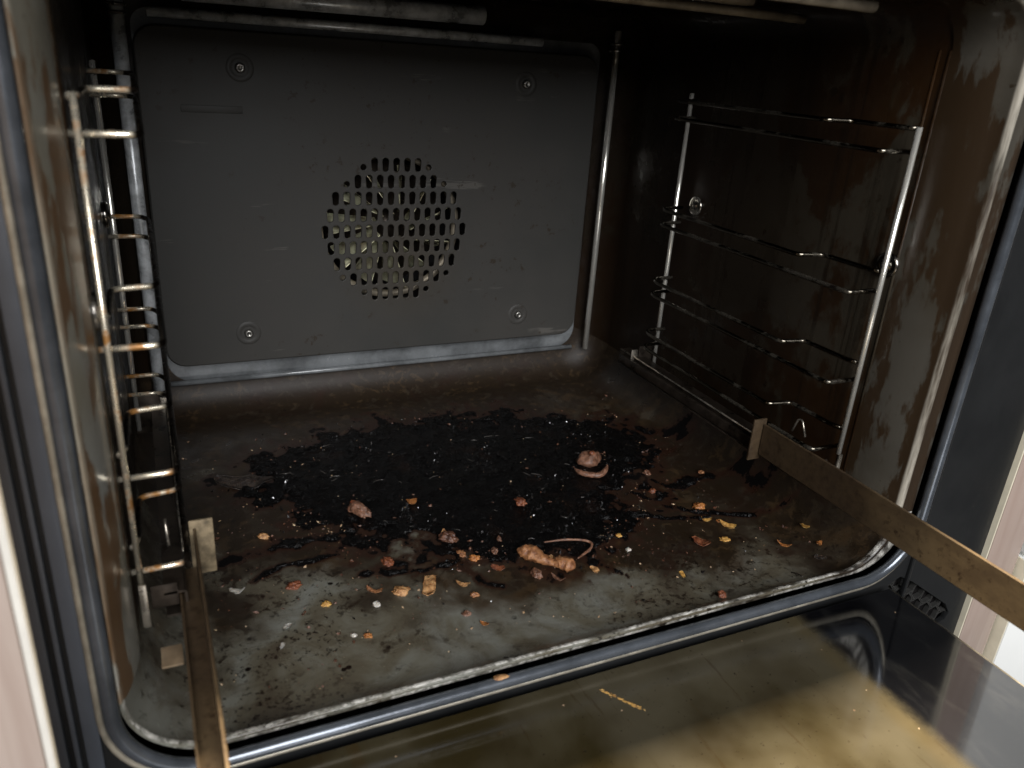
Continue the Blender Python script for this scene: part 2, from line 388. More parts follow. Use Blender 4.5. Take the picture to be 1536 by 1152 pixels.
# --- front rim: flare, rolled crest, outer lip   (y, xl, xr, zb, zt, r)
prof = [(0, XL, XR, ZB, ZT, .034), (-.010, XL-.0002, XR+.0004, ZB, ZT, .034), (-.022, XL-.0024, XR+.0022, ZB+.0003, ZT, .034), (-.030, XL-.0040, XR+.0050, ZB+.0014, ZT, .034),
        (-.0345, XL-.0054, XR+.0064, ZB+.0030, ZT, .033), (-.0368, XL-.0060, XR+.0068, ZB+.0044, ZT, .033), (-.0385, XL-.0064, XR+.0073, ZB+.0049, ZT+.0004, .033), (-.0396, XL-.0069, XR+.0082, ZB+.0046, ZT+.0012, .033),
        (-.0400, XL-.0074, XR+.0096, ZB+.0038, ZT+.002, .034), (-.0394, XL-.0079, XR+.0110, ZB+.0028, ZT+.004, .035), (-.0384, XL-.0083, XR+.0125, ZB+.0018, ZT+.006, .036), (-.0378, XL-.0086, XR+.0200, ZB+.0006, ZT+.010, .038), (-.0374, XL-.0088, XR+.0238, ZB-.0008, ZT+.012, .039), (-.0335, XL-.0090, XR+.0246, ZB-.0016, ZT+.0125, .039)]
front = [ring(xl, xr, zb, zt, y, r, r*.75) for (y, xl, xr, zb, zt, r) in prof]
def rim_part(name, idx, mat): return loft(name, front, idx, mat, oven, True)
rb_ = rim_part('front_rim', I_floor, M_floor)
for nm, fn in (('char', lambda x, y: 0), ('brown', brown_at)):
    at = rb_.data.attributes.new(nm, 'FLOAT', 'POINT'); at.data.foreach_set('value', [fn(v.co.x, v.co.y) for v in rb_.data.vertices])
def rim_mat(name, grey, brn, mid, th=.45):
    t = NT(name)
    n1 = t.noise(20, 10, .64, (1, 1.5, .40), 0); n3 = t.noise(180, 4, .6)
    z = t.pos('Z'); band = t.math('MULTIPLY', t.rng(z, .085, .125), t.rng(z, .235, .165)) if th > .5 else 0.0
    br = t.rng(t.math('ADD', n1, t.math('MULTIPLY', band, .16)), th, th+.04)
    c = t.mix(t.rng(t.noise(9, 5, .55), .42, .62, 0, .75), grey, mid); c = t.mix(br, c, brn)
    c = t.mix(t.rng(n3, .66, .74, 0, .8), c, (.02, .012, .006))
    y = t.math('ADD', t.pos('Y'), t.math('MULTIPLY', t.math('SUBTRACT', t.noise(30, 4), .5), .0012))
    crest_glint = t.math('MULTIPLY', t.math('MULTIPLY', t.rng(y, -.0362, -.0378), t.rng(t.pos('X'), .2262, .2240)), t.rng(t.noise(60, 5, .7, (1, 1, .10)), .66, .42))  # silvery highlight along the rim crest painted as lighter colour
    c = t.mix(t.math('MULTIPLY', crest_glint, .8), c, (.46, .42, .35) if th < .5 else (.34, .29, .22))
    t.set(color=c, rough=t.mixf(t.rng(t.pos('X'), .2260, .2280), t.mixf(br, .17, .34), .5), spec=.5); t.bump(n3, .10, .0006); return t.m
M_rim = rim_mat('lit_stained_rim_enamel', (.29, .29, .265), (.13, .075, .038), (.20, .18, .13), .545)  # stronger light on the left rim put into lighter tones than the right
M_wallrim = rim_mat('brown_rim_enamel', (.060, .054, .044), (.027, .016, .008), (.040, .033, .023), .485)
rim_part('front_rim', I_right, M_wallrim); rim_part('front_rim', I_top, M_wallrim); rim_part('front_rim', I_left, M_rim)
# --- door seal bead and its steel channel
def loop_path(xl, xr, zb, zt, y, rb, rt, n=12):
    P = []
    for cx, cz, r, a0 in ((xr-rb, zb+rb, rb, -90), (xr-rt, zt-rt, rt, 0), (xl+rt, zt-rt, rt, 90), (xl+rb, zb+rb, rb, 180)):
        for k in range(n+1): a = math.radians(a0+90*k/n); P.append(Vector((cx+r*math.cos(a), y, cz+r*math.sin(a))))
    Q = []
    for i, p in enumerate(P):
        q = P[(i+1) % len(P)]; L = (q-p).length; k = max(1, int(L/.012))
        for j in range(k): Q.append(p.lerp(q, j/k))
    return Q
gl = loop_path(XL-.0110, XR+.0278, ZB-.0046, ZT+.016, -.0420, .040, .030)
tube('door_seal', gl, .0033, M_gasket, oven, 12, closed=True)
cl = loop_path(XL-.0152, XR+.0322, ZB-.0098, ZT+.021, -.0412, .043, .034)
tube('seal_channel', cl, .0015, M_trim, oven, 8, closed=True)

# --- curve-based plates with holes
def plate(name, outlines, y, depth, mat, parent, bev=.0):
    cu_ = bpy.data.curves.new(name, 'CURVE'); cu_.dimensions = '2D'; cu_.fill_mode = 'BOTH'; cu_.extrude = depth/2-bev; cu_.bevel_depth = bev; cu_.bevel_resolution = 1
    for pts in outlines:
        s = cu_.splines.new('POLY'); s.points.add(len(pts)-1); s.use_cyclic_u = True
        for p, (x, z) in zip(s.points, pts): p.co = (x, z, 0, 1)
    tmp = bpy.data.objects.new('tmp', cu_); col.objects.link(tmp)
    dg = bpy.context.evaluated_depsgraph_get(); me = bpy.data.meshes.new_from_object(tmp.evaluated_get(dg))
    bpy.data.objects.remove(tmp); bpy.data.curves.remove(cu_)
    me.name = name; me.transform(Matrix.Rotation(math.pi/2, 4, 'X')); me.transform(Matrix.Translation((0, y, 0)))
    me.materials.clear(); me.materials.append(mat); me.shade_smooth(); me.set_sharp_from_angle(angle=math.radians(35))
    o = bpy.data.objects.new(name, me); col.objects.link(o)
    if parent: adopt(o, parent)
    return o
def rrect(x0, x1, z0, z1, r, n=8):
    P = []
    for cx, cz, a0 in ((x1-r, z0+r, -90), (x1-r, z1-r, 0), (x0+r, z1-r, 90), (x0+r, z0+r, 180)):
        for k in range(n+1): a = math.radians(a0+90*k/n); P.append((cx+r*math.cos(a), cz+r*math.sin(a)))
    return P
def circ(cx, cz, r, n=48): return [(cx+r*math.cos(2*math.pi*k/n), cz+r*math.sin(2*math.pi*k/n)) for k in range(n)]
FX, FZ = .003, .1765
M_backw = simple('grey_back_enamel', (.10, .105, .108), .22, .6, var=.45, scale=26, bump=.12)
plate('back_wall', [rrect(XL+RB-.004, XR-RB+.004, ZB+RB-.004, ZT-RB+.004, .016), circ(FX, FZ, .068)], YB+.0012, .002, M_backw, oven)
lathe('fan_housing', [(.068, 0), (.068, .045), (.001, .045)], M_black, (FX, YB+.0004, FZ), (0, 1, 0), oven, 40)
# fan panel with slotted grille
slots = []
rows = [(.0536, 7), (.0402, 10), (.0268, 12), (.0134, 13), (0, 14), (-.0134, 13), (-.0268, 12), (-.0402, 11), (-.0536, 7)]
for dz, n in rows:
    for k in range(n):
        x = FX+(k-(n-1)/2)*.0091; h = .0052 if True else 0
        edge = (k in (0, n-1)) and n < 12
        a, b = (.0029, .0029) if edge else (.0032, .0059)
        zc = FZ+dz + (.002 if edge and dz < 0 else (-.002 if edge and dz > 0 else 0))
        P = []
        for q in range(12):
            t = 2*math.pi*q/12; P.append((x+a*math.cos(t), zc+a*math.sin(t)+(b-a)*(1 if math.sin(t) >= 0 else -1)))
        slots.append(P)
fp = plate('fan_panel', [rrect(-.1815, .1815, .0725, .3206, .014)]+slots, .3165, .0024, M_panel, oven, .0005)
# panel rim lip (rolled edge) and screws
tube('panel_edge', [Vector((x, .3172, z)) for x, z in rrect(-.1817, .1817, .0723, .3208, .0142)], .0013, M_panel, fp, 8, closed=True)
for (x, z) in ((-.114, .297), (-.120, .096), (.121, .095), (.114, .2965)):
    lathe('screw_dimple', [(.0098, 0), (.0085, .0007), (.0062, .0002), (.0048, -.0004)], M_panel, (x, .3153, z), (0, -1, 0), fp)
    s = lathe('screw', [(.0001, .0026), (.0012, .0026), (.0016, .0031), (.0030, .0029), (.0036, .0016), (.0037, 0)], M_screw, (x, .3155, z), (0, -1, 0), fp, 18)
box('pressed_mark', (-.156, .3145, .2655), (-.114, .3156, .2705), M_panel, fp, .0005)
# fan wheel behind the slots
hub = lathe('fan_wheel', [(.0005, -.006), (.010, -.006), (.012, 0), (.052, .012), (.053, .014)], M_darkrail, (FX, YB+.0125, FZ), (0, 1, 0), oven, 36)
for k in range(11):
    a = 2*math.pi*k/11; c, s = math.cos(a), math.sin(a); V = []
    for (r, dy, tw) in ((.014, -.014, 0), (.052, -.010, .35), (.052, .012, .12), (.014, .002, -.2)):
        aa = a+tw; V.append((FX+r*math.cos(aa), YB+.0125+dy, FZ+r*math.sin(aa)))
    tw2 = random.uniform(-.010, .004); V = [(x, y+(tw2 if i in (0, 1) else 0), z) for i, (x, y, z) in enumerate(V)]
    b = mk('fan_blade', V+[(x+.0006*s, y, z-.0006*c) for x, y, z in V], [(0, 1, 2, 3), (7, 6, 5, 4), (0, 4, 5, 1), (1, 5, 6, 2), (2, 6, 7, 3), (3, 7, 4, 0)], M_fan, False, hub)
tube('ring_element', [Vector((FX+.060*math.cos(t*math.pi/24), YB+.010, FZ+.060*math.sin(t*math.pi/24))) for t in range(48)], .0034, M_element, oven, 10, closed=True)
# corner posts with collars
for sx in (-1, 1):
    x = .1955 if sx > 0 else -.1905
    cp = tube('corner_post', [(x, .3115, .056), (x, .3115, .343)], (.0028 if sx > 0 else .0048), M_wire_r if sx > 0 else M_elplate, oven, 14)
    for z in (.326, .331): lathe('post_collar', [(.0043, 0), (.0064, .0005), (.0066, .002), (.0043, .0026)], M_wire_b, (x, .3115, z), (0, 0, 1), cp, 18)
tube('rear_fold', [(-.182, .3230, .0548), (-.05, .3232, .0544), (.186, .3232, .0546)], .0022, M_backw, oven, 12)
# ceiling: grey plate at the rear, grill rods
tube('ceiling_plate', [(-.150, .300, .3435), (.066, .300, .3445)], .0078, M_elplate, oven, 16, flat=.85)
tube('cove_highlight', [(-.172, .3135, .3295), (.125, .3135, .3295)], .0034, M_elplate, oven, 12)  # pale strip added for the light caught by the rear ceiling cove
tube('grill_rod', [(-.17, .098, .352), (.150, .098, .3505), (.199, .098, .3498)], .0027, M_element, oven, 12)
tube('grill_rod', [(-.17, .046, .3535), (.104, .044, .352), (.112, .044, .3525)], .0032, M_element, oven, 12)
tube('grill_rod', [(-.17, .004, .3525), (.130, .002, .3515), (.153, .001, .3512)], .0030, M_element, oven, 12)
# pressed beads in the side walls, hanging screws
for sx, X in ((-1, XL), (1, XR)):
    for y in (.001, .0075): tube('pressed_bead', [(X+sx*.0008, y, .07), (X+sx*.0008, y, .335)], .0013, M_wall, oven, 8, fil=0)
    for (y, z) in ((.006, .2165), (.196, .2165)):
        lathe('hanger_screw', [(.0075, 0), (.0078, .0012), (.0066, .0022), (.0055, .0012), (.0030, .0012), (.0028, .0030), (.0003, .0032)], M_wire_b, (X-sx*.0003, y, z), (-sx, 0, 0), oven, 20)
# --- frame around the opening
FY = -.0375
def frame_outline():
    return [rrect(-.300, .327, -.085, .405, .004, 3), rrect(XL-.0154, XR+.0325, ZB-.0108, ZT+.0215, .0415, 10)]
vent_hole = [(.2365, .0095), (.247, .0140), (.262, .006), (.306, -.024), (.3125, -.033), (.3105, -.039), (.304, -.0415), (.290, -.034), (.240, .003)]
fo = frame_outline()+[vent_hole]
ff = plate('front_frame', fo, FY+.002, .004, M_frame, oven, .0004)
M_sidetrim = simple('sheen_side_trim', (.060, .068, .082), .34, .5, var=.2, scale=10, bump=.05)  # cool reflection on the left frame put into the colour of these strips
for (x0, x1, d) in ((-.2312, -.2252, .0020), (-.2350, -.2330, .0030), (-.2420, -.2372, .0036)): box('side_trim', (x0, FY-d, -.08), (x1, FY+.001, .40), M_sidetrim, ff, .0009)
box('frame_ridge', (.2515, FY-.0022, -.005), (.2545, FY+.001, .395), M_frame, ff, .0009)
# honeycomb vent
box('vent_box', (.232, FY+.006, -.056), (.315, FY+.020, .016), M_black, oven, .001)
hexV = []; hexF = []
def hexring(cx, cz, r, w, y0, y1):
    b = len(hexV)
    for y in (y0, y1):
        for rr in (r, r-w):
            for k in range(6): a = math.radians(60*k+12); hexV.append((cx+rr*math.cos(a), y, cz+rr*math.sin(a)))
    for k in range(6):
        j = (k+1) % 6
        hexF.extend([(b+k, b+j, b+6+j, b+6+k), (b+12+k, b+18+k, b+18+j, b+12+j), (b+6+k, b+6+j, b+18+j, b+18+k), (b+k, b+12+k, b+12+j, b+j)])
for i in range(9):
    for j in range(6):
        s = .0076; cx = .240+i*s*1.5; cz = -.052+j*s*1.732+(s*.866 if i % 2 else 0)
        hexring(cx, cz, s, .0011, FY+.0022, FY+.0055)
mk('vent_grille', hexV, hexF, M_plastic, False, ff)
# control fascia above the opening (shades the doorway from the ceiling lamp)
box('control_fascia', (-.300, -.045, .418), (.327, -.030, .52), M_frame, oven, .003)
# outer casing closing the oven so that no light leaks through gaps
box('casing_top', (-.300, -.036, .395), (.327, .40, .40), M_black, oven, 0)
box('casing_bottom', (-.300, -.0335, -.085), (.327, .40, -.08), M_black, oven, 0)
box('casing_side', (-.300, -.0335, -.08), (-.296, .40, .395), M_black, oven, 0)
box('casing_side', (.322, -.0335, -.08), (.3265, .40, .395), M_black, oven, 0)
box('casing_back', (-.296, .396, -.08), (.322, .40, .395), M_black, oven, 0)

# ------------------------------------------------------------------ SIDE RACKS
LEVELS = [(.282, .2945), (.2015, .2135), (.1440, .1555), (.0975, .1105)]
YBK = .2096
def side_rack(sx, label, mats):
    mf, mr, mbk = mats
    r = thing('side_rack', label, 'rack', (sx*.205, .1, .07), 'wire shelf racks on the side walls')
    X = lambda x: sx*x
    tube('front_post', [(X(.205), 0, .094), (X(.205), 0, .2955)], (.0017 if sx > 0 else .0013), mf, r, 12)
    tube('back_post', [(X(.205), YBK, .070), (X(.205), YBK, .300)], .0018, mbk, r, 12)
    for lo, hi in LEVELS:
        tube('rung', [(X(.2088), .0040, lo), (X(.1852), .0046, lo), (X(.1852), YBK-.012, lo), (X(.190), YBK-.0042, lo), (X(.2085), YBK-.0038, lo)], (.0015 if sx > 0 else .00135), mr, r, 10, fil=.0045)
        tube('rung', [(X(.2066), .0030, hi), (X(.2040), .010, hi), (X(.2034), .0465, hi), (X(.1852), .0490, hi), (X(.1852), YBK-.014, hi), (X(.190), YBK-.0042, hi), (X(.2085), YBK-.0038, hi)], (.0015 if sx > 0 else .00135), mr, r, 10, fil=.0045)
    return r
side_rack(-1, 'left-hand chrome wire shelf rack with rusty warm stains, seen edge-on beside the door frame', (M_wire_l, M_wire_l, M_wire_r))
side_rack(1, 'right-hand sooty wire shelf rack hanging on the brown-streaked oven wall', (M_wire_r, M_rung, M_wire_r))

# ------------------------------------------------------------------ TELESCOPIC RAILS
def cchan(name, xi, xo, z0, z1, y0, y1, th, mat, parent, n=24):
    # C profile: web at xi, flanges towards xo
    s = 1 if xo > xi else -1
    if name == 'sliding_bar': pr = [(xi+s*.0008, z0), (xi, z0+.0008), (xi, z1-.0004), (xi+s*.0004, z1), (xi+s*th, z1), (xi+s*th, z0+th), (xo-s*.0010, z0+th), (xo-s*.0010, z0+.0062), (xo, z0+.0062), (xo, z0)]
    else: pr = [(xi+s*.0012, z0), (xi, z0+.0012), (xi, z1-.0012), (xi+s*.0012, z1), (xo, z1), (xo, z1-th), (xi+s*th, z1-th), (xi+s*th, z0+th), (xo, z0+th), (xo, z0)]
    V = []; Fc = []; L = len(pr)
    for k in range(n+1):
        y = y0+(y1-y0)*k/n; wv = .0003*noise.noise(Vector((xi*50, y*25, 0)))
        V += [(x+wv, y, z+wv) for x, z in pr]
    for k in range(n):
        for i in range(L): Fc.append((k*L+i, k*L+(i+1) % L, (k+1)*L+(i+1) % L, (k+1)*L+i))
    Fc += [tuple(range(L))[::-1], tuple(range(n*L, n*L+L))]
    o = mk(name, V, Fc, mat, True, parent); o.data.set_sharp_from_angle(angle=math.radians(28)); return o
def rail(sx, ytab, label, yend):
    r = thing('telescopic_rail', label, 'oven rail', (sx*.185, .05, .07), 'pull-out telescopic rails')
    X = lambda x: sx*x
    def B(name, x0, x1, *a, **k):
        a_, b_ = sorted((X(x0), X(x1))); (y0, y1, z0, z1) = a[:4]; return box(name, (a_, y0, z0), (b_, y1, z1), a[4], r, **k)
    cchan('sliding_bar', X(.1800), X(.1902), .0752, .0985, ytab-.001, yend, .0014, M_rail, r)
    B('end_tab', .1722, .1832, ytab, ytab+.0016, .0715, .1020, M_tab if sx < 0 else M_rail, bev=.0006)
    cchan('fixed_rail', X(.1868), X(.1965), .0700, .0835, .236, .004, .0012, M_darkrail, r)
    B('middle_slide', .1838, .1866, ytab+.004, .232, .0735, .0805, M_darkrail)
    tube('slide_edge', [(X(.1866), .235, .0836), (X(.1866), ytab+.004, .0836)], .0007, M_bright, r, 8)
    tube('slide_edge', [(X(.1848), .2345, .0716), (X(.1848), ytab+.004, .0716)], .0006, M_darkrail, r, 8)
    B('front_bracket', .2030, .2062, -.0030, -.0018, .0720, .0945, M_bright, bev=.0004)
    B('front_bracket', .1905, .2020, .004, .0052, .0760, .0880, M_darkrail)
    B('rear_bracket', .1905, .2070, YBK+.003, YBK+.0042, .0660, .0930, M_darkrail)
    B('rear_bracket', .1840, .1905, .214, .2152, .0800, .0900, M_bright)
    B('stop_tab', .1912, .2000, -.029, -.016, .0690, .0702, M_tan, bev=.0005)
    tube('spring_clip', [(X(.1925), .030, .098), (X(.1930), .027, .108), (X(.1930), .0235, .1085), (X(.1925), .018, .099)], .0007, M_bright, r, 8, fil=.002)
    return r
rail(-1, .031, 'left telescopic rail pulled forward with tan end tab and yellowed front end', -.300)
rail(1, .044, 'right telescopic rail pulled out of the oven, brown-stained bar crossing the right frame', -.300)

# ------------------------------------------------------------------ OPEN DOOR
door = thing('oven_door', 'open drop-down oven door with greasy olive glass and black glossy border below the cavity', 'oven door', (.02, -.23, -.06))
GZ = .0125
g = box('inner_glass', (-.205, -.470, GZ-.004), (.2305, -.0432, GZ), M_glass, door, .0008)
box('door_body', (-.203, -.466, -.05), (.2290, -.047, GZ-.0046), M_black, door, .004)
tube('glass_edge_trim', [(.2314, -.0450, GZ-.0012), (.2314, -.468, GZ-.0012)], .0010, M_trim, door, 8)

# ------------------------------------------------------------------ CABINETS BESIDE THE OVEN
cl_ = thing('cabinet_panel', 'pinkish pale wood cabinet front with white edge at the left border of the picture', 'cabinet panel', (-.30, -.11, -.5), 'cabinet fronts beside the oven')
box('front_board', (-.520, -.1180, -.500), (-.2290, -.1138, .80), M_wood, cl_, .0008)
box('edge_band', (-.2288, -.1178, -.499), (-.2266, -.1140, .799), M_edgew, cl_, .0005)
cr_ = thing('cabinet_panel', 'narrow pale wood side strip standing right of the graphite oven frame', 'cabinet panel', (.345, -.03, -.5), 'cabinet fronts beside the oven')
box('side_board', (.3292, -.0415, -.500), (.3660, .40, .80), M_wood, cr_, .0006)
box('edge_band', (.3276, -.0412, -.499), (.3290, .20, .799), M_edge, cr_, .0004)
cw = thing('white_cabinet', 'bright white drawer cabinet at the far right edge beyond the wood strip', 'cabinet', (.5, -.03, -.5))
box('drawer_front', (.3690, -.0500, -.500), (.78, -.030, .0045), M_white, cw, .0015)
box('drawer_front', (.3690, -.0470, .0075), (.78, -.028, .30), M_white, cw, .0015)
box('edge_band', (.3676, -.0492, -.499), (.3688, -.031, .0040), M_edge, cw, .0003)
lathe('drawer_knob', [(.004, 0), (.004, .010), (.011, .014), (.012, .019), (.009, .022), (.0005, .0225)], M_knob, (.3845, -.047, .036), (0, -1, 0), cw, 20)

# ------------------------------------------------------------------ BURNT GREASE LAYER + LOOSE SOOT
FZ0 = ZB
st = .0011; nx, ny = int(.36/st), int(.245/st); x0, y0 = -.145, .012
H = {}; V = []; Fc = []
for j in range(ny):
    for i in range(nx):
        x, y = x0+i*st, y0+j*st; c = char_at(x, y)
        if c < .40: continue
        e = min(1, (c-.40)/.35); P = Vector((x, y, 0))
        h = .0001+e*(.0010+.0016*abs(noise.noise(P*55))+.0022*max(0, noise.noise(P*110+Vector((0, 0, 9))))**1.3+.0004*noise.noise(P*300))
        H[(i, j)] = len(V); V.append((x+.0003*noise.noise(P*500), y+.0003*noise.noise(P*510), FZ0+max(.00005, h) if e > 0 else FZ0-.0002))
for (i, j), a in H.items():
    b, c, d = H.get((i+1, j)), H.get((i+1, j+1)), H.get((i, j+1))
    if None not in (b, c, d): Fc.append((a, b, c, d))
crust = mk('burnt_grease', V, Fc, M_char)
tag(crust, 'thick black burnt grease crust covering the middle of the oven floor', 'burnt grease', kind='stuff')

def floor_z(x, y):
    z = FZ0
    if y < -.022: z = FZ0+.0044*min(1, (-.022-y)/.0125)
    rb = .034
    if x > XR-rb: t = x-(XR-rb); z += rb-math.sqrt(max(0, rb*rb-t*t))
    if x < XL+rb: t = (XL+rb)-x; z += rb-math.sqrt(max(0, rb*rb-t*t))
    if char_at(x, y) > .5: z += .0018
    return z
def crumbs(name, n, mat, label, smin, smax, where, flat=.5, tilt=.5):
    V = []; Fc = []; k = 0
    base = [Vector(v) for v in ((1, 0, 0), (-1, 0, 0), (0, 1, 0), (0, -1, 0), (0, 0, 1), (0, 0, -1))]
    tri = [(0, 2, 4), (2, 1, 4), (1, 3, 4), (3, 0, 4), (2, 0, 5), (1, 2, 5), (3, 1, 5), (0, 3, 5)]
    while k < n:
        x, y = random.uniform(-.185, .195), random.uniform(-.02, .27)
        if random.random() > where(x, y)*max(0, min(1, .35+2.2*noise.noise(Vector((x*38, y*38, smax*9e3))))): continue
        s = smin+(smax-smin)*random.random()**3; R = Euler((random.uniform(-tilt, tilt), random.uniform(-tilt, tilt), random.uniform(0, 6.28))).to_matrix()
        sc3 = Vector((s*random.uniform(.7, 1.6), s*random.uniform(.5, 1), s*random.uniform(.3, flat+.3))); b = len(V); z = floor_z(x, y)+sc3.z*.5
        for v in base:
            q = Vector([v[i]*sc3[i]*random.uniform(.7, 1.25) for i in range(3)]); V.append(Vector((x, y, z))+R @ q)
        Fc += [tuple(b+t for t in f) for f in tri]; k += 1
    return tag(mk(name, V, Fc, mat, False), label, 'crumbs', kind='stuff')
M_flake = simple('glossy_soot', (.006, .005, .005), .16, 1.0, var=.6, scale=200, bump=0)
M_crumb = food('pale_crumb', (.20, .11, .05), (.52, .38, .24), .4)
near = lambda x, y: max(.03, min(1, .7+inpoly(x, y)/.05))
crumbs('soot_flakes', 1300, M_flake, 'tiny black soot flakes scattered over the burnt patch', .0003, .0016, near, .3, 1.3)
crumbs('fine_crumbs', 260, M_crumb, 'fine pale crumbs sprinkled across the oven floor', .0003, .0011, lambda x, y: (.05 if inpoly(x, y) > 0 else max(.10, min(1, .9+inpoly(x, y-.03)/.06))) if y < .17 else .06)
crumbs('dark_crumbs', 650, F['maroon'], 'fine dark red-brown crumbs around the burnt patch', .0003, .0015, lambda x, y: .05 if (inpoly(x, y) > 0 or y > .15) else max(.15, min(1, .9+inpoly(x, y-.03)/.05)))
# wet-looking shreds in the grease: short curled slivers
V = []; Fc = []
for k in range(34):
    while True:
        x, y = random.uniform(-.13, .16), random.uniform(.05, .24)
        if inpoly(x, y) > .004: break
    a = random.gauss(-.35, .6); L = random.uniform(.002, .009); cv = random.uniform(-.8, .8); P = []
    for q in range(6):
        t = q/5-.5; aa = a+cv*t; P.append(Vector((x+L*t*math.cos(aa), y+L*t*math.sin(aa)+cv*L*t*t*.5, floor_z(x, y)+.0009)))
    v, f = sweep(P, .00045, 6, flat=.6, radii=[.00012, .00035, .00045, .0004, .0003, .0001]); b = len(V)
    V += v; Fc += [tuple(b+i for i in q) for q in f]
tag(mk('grease_shreds', V, Fc, simple('glossy_shred', (.05, .045, .04), .16, .7, bump=0)), 'thin shiny shreds stuck in the black burnt grease', 'grease', kind='stuff')

# ------------------------------------------------------------------ FOOD SCRAPS
def lump(size, seed, dims=(1, .7, .45), rough=.35, sub=3):
    bm = bmesh.new(); bmesh.ops.create_icosphere(bm, subdivisions=sub, radius=.5)
    for v in bm.verts:
        n = v.co.normalized(); d = 1+rough*noise.noise(n*1.7+Vector((seed*3.1, seed, 0)))+rough*.55*noise.noise(n*4.0+Vector((seed, 0, seed*2)))+rough*.30*noise.noise(n*10+Vector((0, seed, 5)))
        v.co = Vector((n.x*dims[0], n.y*dims[1], n.z*dims[2]))*d*size*.5
        if v.co.z < 0: v.co.z *= .55
    V = [v.co.copy() for v in bm.verts]; Fc = [tuple(v.index for v in f.verts) for f in bm.faces]; bm.free(); return V, Fc
def flake(size, seed, dims=(1, .5), curl=.5, th=.10, n=12):
    V = []; Fc = []; rings_ = 4
    for side in (1, -1):
        for j in range(rings_+1):
            for k in range(n):
                a = 2*math.pi*k/n; rr = (j/rings_)*(1+.40*noise.noise(Vector((math.cos(a)*1.6+seed, math.sin(a)*1.6, seed*1.3)))+.18*noise.noise(Vector((math.cos(a)*5+seed, math.sin(a)*5, 0))))
                x = math.cos(a)*rr*size*.5*dims[0]; y = math.sin(a)*rr*size*.5*dims[1]
                z = curl*size*(x/size)**2*1.8+.10*size*noise.noise(Vector((x/size*3+seed, y/size*3, 1)))+side*th*size*.5*(1-.75*(j/rings_)**3)
                V.append(Vector((x, y, z)))
    L = n*(rings_+1)
    for s in (0, 1):
        for j in range(rings_):
            for k in range(n):
                q = (s*L+j*n+k, s*L+j*n+(k+1) % n, s*L+(j+1)*n+(k+1) % n, s*L+(j+1)*n+k); Fc.append(q[::-1] if s == 0 else q)
    for k in range(n): Fc.append((rings_*n+k, rings_*n+(k+1) % n, L+rings_*n+(k+1) % n, L+rings_*n+k))
    return V, Fc
G = 'loose food scraps on the oven floor'
def scrap(name, geo, x, y, rz, mat, label, cat='food scrap', dz=0.0, tilt=0.0):
    V, Fc = geo; R = Matrix.Rotation(rz, 3, 'Z') @ Matrix.Rotation(tilt, 3, 'X'); V = [R @ v for v in V]
    zmin = min(v.z for v in V); V = [Vector((v.x, v.y, v.z-zmin)) for v in V]
    o = mk(name, V, Fc, F[mat]); o.location = (x, y, floor_z(x, y)-.0003-.16*max(v.z for v in V)*(dz == 0)+dz); return tag(o, label, cat, G)
CAMR = -.45      # image-horizontal direction on the floor
# the big pieces
def path_scrap(name, pts, radii, mat, label, seg=14, flat=.8, rough=.25, cat='food scrap'):
    c = Vector((sum(p[0] for p in pts)/len(pts), sum(p[1] for p in pts)/len(pts), 0)); z0 = floor_z(c.x, c.y)
    P = []; Rr = []; n = len(pts)
    for i in range(n-1):
        for k in range(6):
            t = k/6
            def cat_(a, b, c_, d): return .5*((2*b)+(-a+c_)*t+(2*a-5*b+4*c_-d)*t*t+(-a+3*b-3*c_+d)*t**3)
            q = [pts[max(0, i-1)], pts[i], pts[i+1], pts[min(n-1, i+2)]]
            P.append(Vector([cat_(q[0][j], q[1][j], q[2][j], q[3][j]) for j in range(3)])-c); Rr.append(radii[i]*(1-t)+radii[i+1]*t)
    P.append(Vector(pts[-1])-c); Rr.append(radii[-1])
    V, Fc = sweep(P, 1, seg, flat=flat, radii=Rr)
    for k, v in enumerate(V):
        i = k//seg; d = v-P[i]; v += d*rough*(noise.noise(v*420+c*50)+.6*noise.noise(v*900))
    zm = min(v.z for v in V); V = [v-Vector((0, 0, zm)) for v in V]
    o = mk(name, V, Fc, F[mat]); o.location = (c.x, c.y, z0-.0003); return tag(o, label, cat, G)
path_scrap('browned_food_chunk', [(.004, .0505, .004), (.007, .0475, .004), (.0115, .043, .004), (.0155, .036, .0035), (.0195, .0315, .003), (.0235, .029, .004), (.0275, .0245, .004), (.0295, .0215, .004)],
           [.0008, .0048, .0056, .0034, .0027, .0046, .0052, .0010], 'brown', 'largest golden-brown dumbbell-shaped crispy chunk near the front of the burnt patch', 18, .8, .30)
path_scrap('bent_twig', [(.025, .0545, .002), (.037, .0515, .0032), (.047, .0475, .0036), (.0525, .0435, .0032), (.0515, .0395, .0025), (.045, .0355, .002), (.0375, .032, .0018)],
           [.0004, .0009, .0008, .0010, .0008, .0010, .0004], 'pink', 'thin bent reddish stem curving behind the big brown chunk', 8, .9, .2)
path_scrap('curled_rind', [(.0905, .1345, .0015), (.0915, .1275, .0018), (.097, .1215, .0018), (.104, .119, .0022), (.110, .1215, .004), (.113, .1245, .006)],
           [.0006, .0024, .0027, .0026, .0020, .0005], 'pink', 'pale curled rind strip lying in front of the round shrivelled lump', 10, .8, .15)
scrap('shrivelled_lump', lump(.0185, 3, (1.05, .9, .85), .30), .1065, .1415, .3, 'pink', 'round shrivelled pinkish-brown lump at the right of the black grease')
scrap('lump_tip', lump(.0045, 9, (1, 1, .8), .2), .1045, .1350, .3, 'red', 'small shiny red knob on the front of the round shrivelled lump', dz=.0115)
